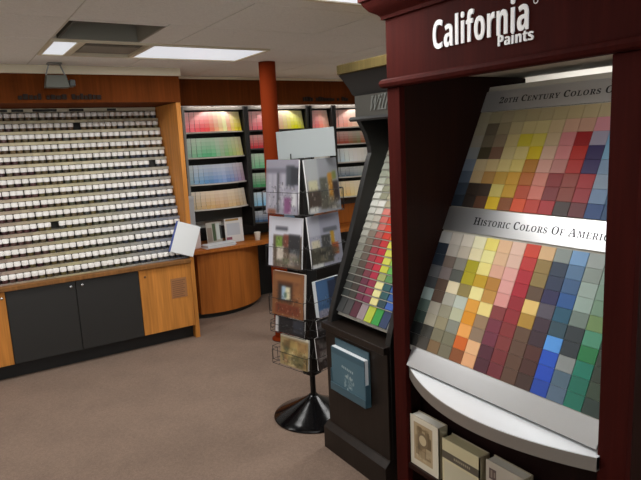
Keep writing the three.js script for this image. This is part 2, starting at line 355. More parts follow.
  const band = (text, x0, metal) => print(1024, 112, (g, w, h) => {
    g.fillStyle = '#c9cacb'; g.fillRect(0, 0, w, h);
    for (let i = 0; i < 500; i++) { g.fillStyle = `rgba(${i % 2 ? '255,255,255' : '120,120,122'},.06)`; g.fillRect(0, h * ((i * 0.61803) % 1), w, 1); }
    g.fillStyle = '#26262a'; g.textBaseline = 'alphabetic'; 
    const px = w / (zj - zi); let x = (x0 - zi) * px; const extra = text[0] === '2' ? 2.2 : 1.5;
    for (const word of text.split(' ')) { [...word].forEach((ch, k) => { g.font = `bold ${k ? 36 : 47}px serif`; g.fillText(ch, x, 72); x += g.measureText(ch).width + extra; }); x += 13; }
  }, .3, metal);
  const bandGeo = (y0, y1) => { const g = new THREE.BoxGeometry(zj - zi, y1 - y0, .006); g.translate((zi + zj) / 2 + 1.4, (y0 + y1) / 2, .003); return g; };
  part('title_band', bandGeo(.537, .645), band('HISTORIC COLORS OF AMERICA', -1.725, .8), B);
  part('title_band', bandGeo(1.108, 1.206), band('20TH CENTURY COLORS OF AMERICA', -1.80, .5), B);
  part('metal_strip', (() => { const g = box(.887, .088, .006); g.translate(-1.4035 + 1.4, -.046, -.004); return g; })(), M.steel, B);
  // bowed silver shelf
  const arc = (bow, xe) => { const p = [[1.584, -.957], [1.66, -.957], [1.66, -1.85]]; for (let i = 0; i <= 24; i++) { const t = i / 24 * 2 - 1; p.push([xe - .018 * t - bow * (1 - t * t), -1.3975 + t * .4525]); } p.push([1.584, -.945]); return p; };
  part('bowed_shelf', prismY(arc(.126, 1.587), .70, .745, o), plain(0xf2f4f6, .35, .05), K);
  part('shelf_lip', prismY(arc(.129, 1.586), .696, .742, o), plain(0x8a827a, .4, .3), K);
}
// books standing on its lower shelf
function book(name, label, w, h, d, front, pos, turn, edge, group) {
  const b = thing(name, label, 'book', pos, turn, group);
  part('pages', box(w - .008, h - .006, d - .008), edge, b, [0, h / 2, -d / 2]);
  part('cover', merge([new THREE.BoxGeometry(w, h, .004).translate(0, h / 2, -.002)]), front, b);
  part('back_cover', box(w, h, .004), paint('#b5a88e', .6), b, [0, h / 2, -d + .002]);
  part('spine', box(.005, h, d), paint('#9c8f74', .6), b, [w / 2 - .0025, h / 2, -d / 2]);
  return b;
}
const blot = (g, n, cols, x, y, w, h, a = .8) => { for (let i = 0; i < n; i++) { g.globalAlpha = a; g.fillStyle = cols[Math.floor(rnd() * cols.length)]; const s = .1 + .25 * rnd(); g.fillRect(x + rnd() * w * (1 - s), y + rnd() * h * (1 - s), w * s, h * s); } g.globalAlpha = 1; };
book('book', 'cream hardback book with a brown medallion picture on the lower shelf of the maroon case', .18, .236, .052,
  print(160, 200, (g, w, h) => { g.fillStyle = '#ddd4c0'; g.fillRect(0, 0, w, h); g.fillStyle = '#b49e7c'; g.fillRect(20, 22, 105, 152); blot(g, 60, ['#6e5a3e', '#8f7a58', '#c9b896', '#4f4330'], 26, 30, 94, 136, .6); g.fillStyle = '#7a6850'; g.beginPath(); g.arc(70, 84, 30, 0, 7); g.fill(); g.fillStyle = '#cbb994'; g.beginPath(); g.arc(70, 84, 20, 0, 7); g.fill(); }), [1.602, .289, -1.757], -Math.PI / 2, paint('#e8e4d8', .8));
book('book', 'yellowish book with a dark title stripe standing between two other books in the case', .204, .207, .06,
  print(160, 160, (g, w, h) => { g.fillStyle = '#d6cba4'; g.fillRect(0, 0, w, h); g.fillStyle = '#5a5246'; g.fillRect(0, 42, w, 26); g.fillStyle = '#a89f86'; for (let i = 0; i < 9; i++) g.fillRect(52 + i * 8, 50, 5, 8); g.fillStyle = '#c9c1a6'; g.fillRect(8, 76, w - 16, 80); }), [1.602, .289, -1.546], -Math.PI / 2, paint('#b9ae88', .8));
book('book', 'pale grey book with small dark emblem at the right end of the lower shelf', .18, .22, .05,
  print(160, 200, (g, w, h) => { g.fillStyle = '#bdb3a4'; g.fillRect(0, 0, w, h); g.fillStyle = '#5b4a46'; g.fillRect(14, 26, 30, 40); g.fillStyle = '#8d7d72'; g.fillRect(20, 32, 8, 28); g.fillRect(34, 36, 6, 20); }), [1.602, .289, -1.322], -Math.PI / 2, paint('#cfc8ba', .8));

// ------------------------------------------------------------------ black display case behind it
{
  const o = [2.05, 0, -2.3], xb = 2.45, za = -2.62, zb = -2.08, XB = 1.667;
  const K = thing('display_case', 'black wooden display case of small stepped colour chips standing beyond the maroon case', 'display case', o);
  const e = (...a) => ext(...a, .004, o);
  part('plinth', (() => prismZ([[XB - .03, 0], [xb, 0], [xb, .155], [XB, .155], [XB - .004, .15], [XB - .03, .125]], za - .015, zb, o))(), M.blackWood, K);
  part('front_panel', e(XB, XB + .02, .155, .715, za, zb), M.blackWood, K);
  part('ledge', e(XB - .022, XB + .12, .712, .75, za - .01, zb), M.blackWood, K);
  const prof = [[XB + .02, .155], [xb, .155], [xb, 2.06], [1.93, 2.06], [1.93, 1.845], [1.945, 1.82], [1.975, 1.77], [2.0, 1.70], [2.003, 1.66], [1.985, 1.62], [1.819, 1.137], [1.7, .81], [1.686, .75], [XB + .02, .74]];
  part('side_panel', prismZ(prof, za, za + .034, o), M.black, K);
  part('side_panel', prismZ(prof, zb - .034, zb, o), M.black, K);
  part('back_panel', e(xb - .02, xb, .155, 2.06, za + .034, zb - .034), M.black, K);
  const head = part('header', e(1.925, 1.96, 1.85, 2.08, za, zb), plain(0x37352f, .5), K);
  part('header_moulding', cornice([[0, 1.835], [.02, 1.835], [.026, 1.845], [.02, 1.858], [0, 1.858]], 1.925, 2.05, za, zb, o), M.black, K);
  part('crown', cornice([[0, 1.97], [.01, 1.98], [.02, 2.01], [.045, 2.06], [.06, 2.085], [0, 2.085]], 1.925, xb, za, zb, o), M.black, K);
  part('cap_board', e(1.845, xb, 2.085, 2.135, za - .045, zb + .0), M.tan, K);
  letters('Will', .075, serif, .004, head, plain(0x555753, .5), [1.9245 - o[0], 1.885, -2.5 - o[2]], .7, .45);
  // board
  const dx = .402, dy = .872, L = Math.hypot(dx, dy);
  const BZ = za + .034, W = zb - .034 - BZ;
  const B = part('chip_board', (() => { const g = box(W, 1.12, .01); g.translate(W / 2, .55, -.012); return g; })(), plain(0xa8a69c, .6), K);
  B.position.set(1.728 - o[0], .80, BZ - o[2]);
  B.quaternion.setFromRotationMatrix(new THREE.Matrix4().makeBasis(new THREE.Vector3(0, 0, 1), new THREE.Vector3(dx / L, dy / L, 0), new THREE.Vector3(-dy / L, dx / L, 0)));
  const cols = [ // each column from the bottom row up
    '2c2e2e 262c2a 3a3c38 55564e 6a6a60 7d7d72 8c8b80 a09f94 b0afa4 bdbdb4 c6c6be cacac0 b0b4a4 a4a896 b4b8aa c2c6b8 cccdc2 d0d0c8',
    '3a3a3a 33302a 39302a 3e342c 4f4238 5c5046 6a5e52 786c60 a8a296 c2bfb6 cfcdc6 8c8c76 949680 a2a690 b0b4a0 bcc0ae c4c6b8 cccec2',
    '4a1628 5c1c34 5c2036 6a2c38 7c2a34 8a2c36 7a3a38 96504a b86058 c8746a 9a927a a29c84 a89c80 b4ac92 bcb8a0 c4c2ae cac8b8 d0cec2',
    '8c7c80 6c2440 84203c a01c38 b01e34 ac2030 b0262c b83224 c03a28 c85048 c87868 c89888 b8ae92 bcb498 c2bca4 c6c2b0 cccabc d0cec4',
    'a8b434 d8cc88 d8d090 94985c b8b83c c0c04c c8c04c c86020 c84030 c85c58 c88078 c8a090 c2b498 c4b8a0 c8c0ac ccc6b6 cecabe d2cfc6',
    '2a8c38 1c3c44 1c4c50 4c7c48 5ca048 8cb44c c8c878 c8b83c c87c28 c86838 c88878 c8a898 c8bca4 c8c0aa ccc6b4 cec8ba d0ccc0 d2d0c6',
    '203458 2c54a0 24508c 2c6490 2c7c64 4c9c5c 7cb464 d8d488 d8c84c d8b458 d0b088 ccb8a0 ccc0ac ccc4b0 cec8b8 d0cabc d2cec2 d4d0c8',
    '707274 c8c8c4 9ab0c8 4a84c0 4a90c4 5aa0c8 24282c 98c888 d8d898 dcd488 d8d0a0 d4ccac d0c8b4 d0cab8 d0ccbc d2cec0 d4d0c6 d6d4cc',
    '9a9c9a c0c0bc b8c0c8 7ca8cc 6aa8d4 7ab4d8 8cc0d4 a8d0b4 d0dcb0 d8d8b0 d8d4b4 d4d0b8 d4cebc d2cebe d2cec2 d4d0c6 d4d2ca d8d6d0'].map(s => s.split(' '));
  const g0 = box(.058, .038, .012, .0015), gb = box(.058, .088, .012, .0015), step = box(W, .004, .016);
  cols.forEach((col, i) => { if (.032 + i * .0625 > W) return; for (let r = 0; r < 24; r++) { const c = '#' + col[Math.min(17, Math.round(r * .75))];
    const m = part('colour_chip', r ? g0 : gb, paint(c), B, [.034 + i * .0625, r ? .075 + r * .0435 : .05, .004]); m.rotation.x = -.14; } });
  for (let r = 0; r < 24; r++) part('step', step, plain(0x9a9990, .5), B, [W / 2, .096 + r * .0435, .003]);
}
{ // booklets in a pocket on the front of the black case
  const o = [1.667, .37, -2.36];
  const h = thing('booklet_holder', 'dark teal pocket holder fixed on the front of the black display case', 'holder', o);
  const teal = plain(0x3f5c68, .4), q = (x0, x1, y0, y1, z0, z1, r = 0) => ext(x0, x1, y0, y1, z0, z1, r, o);
  part('back_plate', q(1.657, 1.6655, .41, .685, -2.515, -2.215, .003), teal, h);
  part('tray', merge([q(1.624, 1.657, .40, .41, -2.52, -2.205), q(1.624, 1.657, .41, .52, -2.52, -2.515), q(1.624, 1.657, .41, .52, -2.21, -2.205)]), teal, h);
  part('front_lip', q(1.62, 1.624, .40, .445, -2.52, -2.205, .002), teal, h);
  const b = thing('booklet', 'teal booklet with pale flower print and white page edges in the pocket holder', 'booklet', [1.629, .411, -2.3625], -Math.PI / 2);
  part('cover', new THREE.BoxGeometry(.295, .235, .004).translate(0, .1175, 0), print(192, 160, (g, w, hh) => { g.fillStyle = '#4a6a78'; g.fillRect(0, 0, w, hh); g.fillStyle = '#3d5b69'; g.fillRect(0, 0, w, 22);
    g.fillStyle = '#9fb0b4'; g.save(); g.translate(96, 62); g.rotate(.1); for (let i = 0; i < 7; i++) g.fillRect(-34 + i * 10, -6, 6, 9); g.restore();
    for (let i = 0; i < 26; i++) { g.globalAlpha = .5; g.fillStyle = i % 2 ? '#b9c2c0' : '#8aa0a6'; g.beginPath(); g.ellipse(104 + jit(26), 110 + jit(28), 7, 4, rnd() * 3, 0, 7); g.fill(); } g.globalAlpha = 1; }), b);
  part('pages', box(.291, .236, .022), paint('#e4e8ea', .8), b, [0, .119, -.0135]);
}

// ------------------------------------------------------------------ brochure spinner
const SP = [1.80, 0, -3.01], TH = -Math.atan2(1.83, 3.06);
{
  const s = thing('brochure_spinner', 'black wire brochure spinner rack on a glossy round base with a blank grey sign', 'rack', SP, TH);
  const b = new THREE.LatheGeometry([[0, .0], [.256, 0], [.26, .006], [.256, .014], [.22, .03], [.14, .07], [.07, .108], [.035, .13], [.026, .14], [0, .14]].map(p => new THREE.Vector2(...p)), 64);
  part('base', b, M.gloss, s);
  part('pole', new THREE.CylinderGeometry(.018, .018, 1.56, 20).translate(0, .88, 0), M.wire, s);
  // square core turned with a corner to the front
  const core = part('core', box(.085, 1.36, .085, .004), M.wire, s, [0, .96, 0]); core.rotation.y = Math.PI / 4;
  const rows = [[1.325, .31], [1.005, .29], [.70, .26], [.59, .12], [.38, .21]];
  for (let f = 0; f < 4; f++) {
    const a = Math.PI / 4 + f * Math.PI / 2, q = new THREE.Quaternion().setFromAxisAngle(new THREE.Vector3(0, 1, 0), a);
    for (const [y, h] of rows) {
      const hw = .15, zf = .195, zk = .15, hh = Math.min(h * .42, .13), gs = [];
      gs.push(tube([[-hw, y, zf], [hw, y, zf]], 0.0017), tube([[-hw, y, zk], [hw, y, zk]], 0.0017));
      gs.push(tube([[-hw, y, zk], [-hw, y, zf], [-hw, y + hh, zf], [-hw, y + hh, zk], [-hw, y, zk]], 0.0017), tube([[hw, y, zk], [hw, y, zf], [hw, y + hh, zf], [hw, y + hh, zk], [hw, y, zk]], 0.0017));
      gs.push(tube([[-hw, y + hh, zf], [hw, y + hh, zf]], 0.0017), tube([[0, y, zk], [0, y, zf]], 0.0017), tube([[-.1, y, zk], [-.1, y, zf]], 0.0017), tube([[.1, y, zk], [.1, y, zf]], 0.0017));
      gs.push(tube([[-hw, y + hh, zk], [-.03, y + hh, .055]], 0.0017), tube([[hw, y + hh, zk], [.03, y + hh, .055]], 0.0017));
      const g = merge(gs); g.applyQuaternion(q); part('pocket', g, M.wire, s);
    }
  }
  const sg = part('sign_card', box(.37, .165, .008, .002), plain(0xa2a9aa, .6), s, [.03, 1.727, .05]); sg.rotation.y = -.42; sg.rotation.z = .035;
  part('sign_holder', tube([[-.06, 1.62, .045], [-.06, 1.67, .045]], .004), M.wire, s);
}
// brochures in the two faces in view: local +z is the face's outward direction
function brochure(name, category, label, face, y, w, h, d, off, cov, edge = '#e6e6e6', lean = .1) {
  const a = TH + (face === 'l' ? -Math.PI / 4 : Math.PI / 4);
  const n = [Math.sin(a), Math.cos(a)], t = [Math.cos(a), -Math.sin(a)], zf = .188;
  const b = thing(name, label, category, [SP[0] + n[0] * zf + t[0] * off, y + .004, SP[2] + n[1] * zf + t[1] * off], a);
  b.rotation.order = 'YXZ'; b.rotation.x = -lean;
  part('cover', new THREE.BoxGeometry(w, h, .003).translate(0, h / 2, -.0015), cov, b);
  part('pages', box(w - .004, h - .003, d), paint(edge, .8), b, [0, h / 2, -.003 - d / 2]);
}
const pic = (fn) => print(144, 160, (g, w, h) => { fn(g, w, h); for (let k = 0; k < 5; k++) { g.globalAlpha = .28; g.drawImage(g.canvas, jit(5), jit(5), w, h); } for (let k = 0; k < 90; k++) { g.globalAlpha = .22; g.fillStyle = k % 3 === 0 ? '#e8e2d6' : '#1c1a18'; g.fillRect(10 + rnd() * (w - 24), h * .4 + rnd() * h * .55, 2 + rnd() * 5, 2 + rnd() * 9); } g.globalAlpha = 1; }, .45);
brochure('brochure', 'brochure', 'lavender grey brochure showing pale columns in the top left pocket of the spinner', 'l', 1.325, .27, .315, .012, 0, pic((g, w, h) => { g.fillStyle = '#8e8c98'; g.fillRect(0, 0, w, h); g.fillStyle = '#6c6b78'; g.fillRect(0, 26, w, 14); g.fillStyle = '#a3a2ae'; for (const x of [10, 34, 72]) g.fillRect(x, 42, 18, 100); g.fillStyle = '#23232a'; g.fillRect(52, 40, 7, 118); g.fillStyle = '#3a4048'; g.fillRect(92, 18, 38, 60); g.fillStyle = '#20242c'; g.fillRect(112, 24, 32, 50); g.fillStyle = '#7a4a70'; g.fillRect(84, 112, 30, 46); g.fillStyle = '#7c4a34'; g.fillRect(10, 148, 36, 12); g.fillStyle = '#c9c8cc'; g.fillRect(118, 96, 20, 40); }));
brochure('brochure', 'brochure', 'white topped brochure with dark title and green plant photo in second left pocket', 'l', 1.005, .28, .30, .012, 0, pic((g, w, h) => { g.fillStyle = '#c8c9d2'; g.fillRect(0, 0, w, h); g.fillStyle = '#55565e'; g.fillRect(30, 28, 54, 12); g.fillStyle = '#58483c'; g.fillRect(20, 56, 124, 104); g.fillStyle = '#6f8f38'; g.fillRect(32, 60, 28, 36); g.fillStyle = '#c8beb2'; g.fillRect(36, 92, 30, 46); g.fillStyle = '#733c2e'; g.fillRect(66, 52, 22, 38); g.fillStyle = '#2a2a2e'; g.fillRect(88, 50, 50, 60); g.fillStyle = '#4a4c52'; g.fillRect(94, 96, 40, 50); blot(g, 20, ['#8d8070', '#3d4a2c', '#b0a498', '#5c5048'], 22, 100, 118, 56, .5); }));
brochure('book', 'book', 'brown covered book with small bright window picture in third left pocket', 'l', .70, .27, .27, .02, 0, pic((g, w, h) => { g.fillStyle = '#7f5230'; g.fillRect(0, 0, w, h); g.fillStyle = '#936038'; g.fillRect(12, 12, 120, 20); g.fillStyle = '#5a3520'; g.fillRect(24, 36, 72, 78); g.fillStyle = '#2f241e'; g.fillRect(30, 46, 60, 60); g.fillStyle = '#9cb8d0'; g.fillRect(44, 52, 18, 50); g.fillStyle = '#d8d2b0'; g.fillRect(62, 54, 22, 46); g.fillStyle = '#4f6a5a'; g.fillRect(56, 74, 12, 20); g.fillStyle = '#6c2f1c'; g.fillRect(16, 118, 112, 36); blot(g, 14, ['#8d5a34', '#6a3c22', '#a06a40'], 96, 30, 44, 90, .5); }), '#e4dcd2');
brochure('leaflet', 'leaflet', 'dark leaflet with pale left edge below the brown window book', 'l', .59, .25, .1, .008, .01, pic((g, w, h) => { g.fillStyle = '#1b1b20'; g.fillRect(0, 0, w, h); g.fillStyle = '#c8c8c8'; g.fillRect(0, 0, 18, h); g.fillStyle = '#30343e'; g.fillRect(90, 10, 50, 120); }));
brochure('magazine', 'magazine', 'golden landscape magazine in the lowest pocket of the spinner', 'l', .384, .24, .19, .012, .03, pic((g, w, h) => { g.fillStyle = '#9a8660'; g.fillRect(0, 0, w, h); g.fillStyle = '#d6d2c2'; g.fillRect(0, 0, w, 14); g.fillStyle = '#5d6f68'; g.fillRect(26, 40, 58, 50); g.fillStyle = '#7f9690'; g.fillRect(40, 58, 40, 22); blot(g, 70, ['#b89a58', '#6a5a34', '#d0bc84', '#8a5a34', '#4a4a30', '#c8a868'], 0, 14, w, h - 14, .45); }), '#d8d4c8');
brochure('brochure', 'brochure', 'grey topped brochure with dark street photo in the top right pocket', 'r', 1.325, .27, .312, .012, 0, pic((g, w, h) => { g.fillStyle = '#85878c'; g.fillRect(0, 0, w, h); g.fillStyle = '#9a9c9e'; g.fillRect(0, 0, 54, 60); g.fillStyle = '#b0aa8c'; g.fillRect(6, 62, 40, 30); g.fillStyle = '#3a3128'; g.fillRect(0, 92, 60, 50); g.fillStyle = '#4e4d42'; g.fillRect(56, 56, 34, 92); g.fillStyle = '#a8701e'; g.fillRect(94, 44, 20, 84); g.fillStyle = '#281c1a'; g.fillRect(114, 70, 26, 60); g.fillStyle = '#6d7434'; g.fillRect(116, 40, 18, 24); g.fillStyle = '#b8b8b4'; g.fillRect(2, 140, 36, 16); blot(g, 20, ['#5c5648', '#8c8470', '#38342c'], 40, 110, 100, 46, .5); }));
brochure('brochure', 'brochure', 'lilac grey brochure with orange and dark picture in second right pocket', 'r', 1.005, .27, .305, .012, 0, pic((g, w, h) => { g.fillStyle = '#9496a4'; g.fillRect(0, 0, w, h); g.fillStyle = '#a8a9b4'; g.fillRect(0, 0, 50, 60); g.fillStyle = '#5d5e68'; g.fillRect(64, 40, 66, 14); g.fillStyle = '#c0b8a0'; g.fillRect(6, 74, 38, 24); g.fillStyle = '#4a463c'; g.fillRect(0, 98, 100, 50); g.fillStyle = '#3a3c3a'; g.fillRect(52, 62, 40, 80); g.fillStyle = '#b08420'; g.fillRect(96, 54, 16, 46); g.fillStyle = '#a04a20'; g.fillRect(98, 92, 30, 36); g.fillStyle = '#c8c8c4'; g.fillRect(2, 146, 50, 12); blot(g, 18, ['#4c4840', '#7c725c', '#2c2a28'], 30, 96, 100, 50, .5); }));
brochure('book', 'book', 'blue covered book with white top edge in third right pocket', 'r', .70, .22, .22, .03, .01, pic((g, w, h) => { g.fillStyle = '#4a6c94'; g.fillRect(0, 0, w, h); g.fillStyle = '#2c3850'; g.fillRect(66, 10, 78, 110); g.fillStyle = '#1c2434'; g.fillRect(110, 0, 34, 160); g.fillStyle = '#8a8a9c'; g.fillRect(0, 128, 60, 32); }), '#dfe6ea');
brochure('leaflet', 'leaflet', 'dark leaflet with small grey print in lower right pocket', 'r', .59, .24, .1, .008, 0, pic((g, w, h) => { g.fillStyle = '#2e2a2a'; g.fillRect(0, 0, w, h); blot(g, 30, ['#77777a', '#4c4648', '#98989a'], 0, 10, w, 130, .7); }));
brochure('leaflet', 'leaflet', 'narrow dark leaflet in the bottom right pocket of the spinner', 'r', .38, .22, .2, .008, -.02, pic((g, w, h) => { g.fillStyle = '#3a2f2c'; g.fillRect(0, 0, w, h); blot(g, 30, ['#6a6460', '#4c3c38', '#88807a'], 0, 0, w, 150, .6); }));

// ------------------------------------------------------------------ paint jar wall unit
const LZ = -4.95, ROW = i => [.765 + i * .0894, -4.985 - i * .0367];   // shelf top y and front z of jar row i
{
  const o = [.42, 0, -5.45], xa = -.95, xb = 1.785;
  const U = thing('cabinet_unit', 'long oak and black base cabinet carrying the sloped wall of sample jars', 'cabinet', o);
  const e = (x0, x1, y0, y1, z0, z1, r = .003) => ext(x0, x1, y0, y1, z0, z1, r, o);
  part('toe_kick', e(xa + .02, xb - .02, 0, .125, Z0 + .02, -5.03), M.black, U);
  part('carcass', e(xa, 1.745, .125, .715, Z0 + .02, -4.97), M.door, U);
  part('countertop', e(xa - .01, 1.745, .715, .752, Z0 + .02, -4.925, .006), wood(0x94663a, .5), U);
  part('end_panel', e(1.745, xb, 0, 2.118, Z0 + .02, LZ - .012), M.oakLight, U);
  part('end_panel', e(xa - .035, xa - .01, 0, 2.118, Z0 + .02, LZ + .005), M.oakLight, U);
  const door = (x0, x1, m, knob, w) => { const d = part('door', e(x0 + .002, x1 - .002, .128, .711, -4.97, -4.95, .003), m, U);
    const k = new THREE.LatheGeometry([[0, .024], [.009, .023], [.011, .018], [.006, .012], [.005, 0], [0, 0]].map(p => new THREE.Vector2(...p)), 14); k.rotateX(Math.PI / 2);
    part('knob', k, w || M.chrome, d, [knob[0] - o[0], knob[1], -4.95 - o[2]]); };
  door(-.22, .262, M.oakLight, [.235, .668], M.chrome); door(.262, .768, M.door, [.73, .672]); door(.768, 1.278, M.door, [.815, .672]); door(1.278, 1.742, M.oakLight, [1.325, .65], plain(0x6a4420, .4));
  door(-.7, -.22, M.oakLight, [-.25, .668]); part('door', e(xa + .002, -.702, .128, .711, -4.97, -4.95), M.door, U);
  // sloped rack: a backing and fifteen shelves with price strips
  part('rack_back', prismZ([[5.07, .752], [5.14, .752], [5.70, 2.115], [5.63, 2.115]], 0, 1.745 - xa).rotateY(Math.PI / 2).translate(xa - o[0], 0, -o[2]), plain(0x45433e, .7), U);
  const sh = box(1.745 - xa, .006, .105, .001), labelMat = new THREE.MeshStandardMaterial({ vertexColors: true, roughness: .6 });
  for (let i = 0; i < 15; i++) { const [y, z] = ROW(i), m = part('shelf', sh, plain(0x8f897c, .5), U, [(1.745 + xa) / 2 - o[0], y - .003, z - .0525 - o[2]]); 
    const w = 1.745 - xa, n = 51, gs = [];                    // one printed colour label per jar
    for (let k = 0; k < n; k++) {
      const g = new THREE.BoxGeometry(w / n, .0235, .003).toNonIndexed().translate(-w / 2 + (k + .5) * w / n, -.0098, .054), x = xa + (k + .5) * w / n, t = (x - .1) / 1.6;
      const c = new THREE.Color('#8c7370').lerp(new THREE.Color('#a39a78'), Math.max(0, Math.min(1, t * 2.4))).lerp(new THREE.Color('#7d8088'), Math.max(0, Math.min(1, (t - .45) * 2.2))).lerp(new THREE.Color('#d6cba8'), Math.max(0, (i - 4) / 13));
      c.multiplyScalar(.95 + jit(.14)); const a = new Float32Array(g.attributes.position.count * 3); for (let q = 0; q < a.length; q += 3) c.toArray(a, q);
      g.setAttribute('color', new THREE.BufferAttribute(a, 3)); gs.push(g);
    }
    part('price_strip', mergeGeometries(gs), labelMat, m); }
  part('top_rail', e(xa, 1.742, 2.085, 2.118, -5.66, -5.535), M.cream, U);
}
for (const [x0, x1, w] of [[.43, .5, 'first'], [.53, .62, 'second'], [.69, .88, 'third'], [.98, 1.10, 'fourth'], [1.30, 1.38, 'fifth']]) {
  const c = thing('title_card', `small dark title card on the top rail of the jar wall, ${w} from the left`, 'card', [(x0 + x1) / 2, 2.101, -5.533]);
  part('card', box(x1 - x0, .02, .004, .001), plain(0x2c2a26, .6), c);
}
{ // sample jars
  const body = new THREE.LatheGeometry([[0, 0], [.0215, 0], [.0225, .003], [.0225, .036], [.02, .042], [0, .042]].map(p => new THREE.Vector2(...p)), 12);
  const lid = new THREE.LatheGeometry([[.0, .026], [.0248, .026], [.0256, .029], [.0256, .056], [.022, .0615], [0, .0615]].map(p => new THREE.Vector2(...p)), 12);
  const tints = [['#6c4c46', '#643a3c', '#7a5450', '#553036'], ['#7c6c50', '#76643c', '#625842', '#847648'], ['#62625a', '#70705a', '#565a4c', '#706844'], ['#50566a', '#484e5a', '#56565e', '#62626a']];
  const upperTints = ['#94784c', '#805e38', '#75643e', '#84744e', '#6c5034'];
  const ord = ['bottom row', 'second row from the bottom', 'third row from the bottom', 'fourth row from the bottom', 'fifth row from the bottom', 'sixth row from the bottom', 'seventh row from the bottom', 'middle row', 'seventh row from the top', 'sixth row from the top', 'fifth row from the top', 'fourth row from the top', 'third row from the top', 'second row from the top', 'top row'];
  const pitch = .0532; let made = 0, proto; const rest = [];
  for (let i = 0; i < 15; i++) {
    const [y, z] = ROW(i), vis = .2 + .017 * i; let inRow = 0;
    for (let k = 0, x = 1.712; x > -.92; x -= pitch, k++) {
      if (i === 9 && k === 2) continue;                 // one empty place, filled by the black tin
      if (i < 14 && rnd() < .003) continue;
      const u = Math.max(0, Math.min(3, Math.floor((x - .1) / 1.6 * 4 + jit(.6)))), c = i > 10 && rnd() < .8 ? upperTints[Math.floor(rnd() * 5)] : tints[u][Math.floor(rnd() * 4)];
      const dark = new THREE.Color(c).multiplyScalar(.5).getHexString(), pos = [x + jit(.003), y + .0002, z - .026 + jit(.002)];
      if (x < vis || made >= 300 || inRow > 28) { rest.push([pos, '#' + dark]); continue; }
      const label = `white capped sample jar, ${nth(inRow++)} from right in ${ord[i].replace('the ', '')} of jars`, group = `sample jars in the ${ord[i]} of the jar wall`;
      let j;
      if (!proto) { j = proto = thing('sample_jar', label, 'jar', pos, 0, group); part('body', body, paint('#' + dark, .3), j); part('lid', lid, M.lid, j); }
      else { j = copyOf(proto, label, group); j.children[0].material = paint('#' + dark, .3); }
      j.position.set(...pos); made++;
    }
  }
  const g = new THREE.Group(); g.name = 'sample_jar_rows'; scene.add(g); g.userData = { kind: 'stuff', label: 'further white capped sample jars of the upper rows and the left end of the jar wall', category: 'jars' };
  const a = new THREE.InstancedMesh(body, plain(0xffffff, .3), rest.length), b = new THREE.InstancedMesh(lid, M.lid, rest.length); a.name = 'body'; b.name = 'lid';
  rest.forEach(([p, c], i) => { const m = new THREE.Matrix4().makeTranslation(...p); a.setMatrixAt(i, m); b.setMatrixAt(i, m); a.setColorAt(i, new THREE.Color(c)); });
  a.castShadow = b.castShadow = a.receiveShadow = b.receiveShadow = true; g.add(a, b);
  const [y, z] = ROW(9), t = thing('paint_tin', 'black square sample tin standing among the white capped jars near the right end', 'tin', [1.597, y, z - .026]);
  part('body', box(.046, .05, .044, .003).translate(0, .026, 0), M.black, t); part('cap', new THREE.CylinderGeometry(.016, .016, .012, 16).translate(0, .056, 0), M.black, t);
}
{ // papers
  const b = thing('binder', 'white paper pad with a blue left edge against the jar wall end', 'binder', [1.655, .80, -4.935]);
  b.rotation.order = 'YXZ'; b.rotation.set(-.03, 0, -.36); b.scale.setScalar(.92);
  part('pages', box(.235, .30, .016, .002).translate(.01, .155, 0), plain(0xe8eced, .7), b);
  part('spine_edge', box(.014, .305, .02, .003).translate(-.113, .155, -.001), plain(0x4a5a9c, .5), b);
  part('back_cover', box(.24, .305, .004).translate(.006, .155, -.011), plain(0xb8bcc4, .6), b);
  const n = thing('paper_notice', 'faded brownish notice stuck on the right oak door of the cabinet', 'notice', [1.62, .5, -4.949]);
  part('sheet', new THREE.BoxGeometry(.145, .18, .002), print(64, 80, (g, w, h) => { g.fillStyle = '#9c6a40'; g.fillRect(0, 0, w, h); g.fillStyle = '#7f5638'; for (let i = 0; i < 9; i++) g.fillRect(6, 8 + i * 8, w - 12 - (i * 7) % 13, 4); }, .8), n);
}
function raisedSign(name, label, x0, x1, y, z, h) {          // worn dark raised lettering, too blurred to read
  const s = thing(name, label, 'sign', [(x0 + x1) / 2, y, z]);
  const m = plain(0x1e1007, .9), w = x1 - x0; let x = -w / 2;
  while (x < w / 2 - .02) { const cw = .022 + rnd() * .014, ch = h * (.6 + .4 * rnd()); part('raised_letter', box(cw, ch, .01, .002), m, s, [x + cw / 2, ch / 2, .005]); x += cw + .006 + (rnd() < .12 ? .03 : 0); }
}
raisedSign('wall_sign', 'row of dark raised letters on the left brown soffit above the jar wall', .53, 1.135, 2.145, -4.95, .045);
raisedSign('wall_sign', 'row of dark raised letters on the right brown soffit above the strip racks', 3.35, 3.95, 2.16, -5.5, .05);

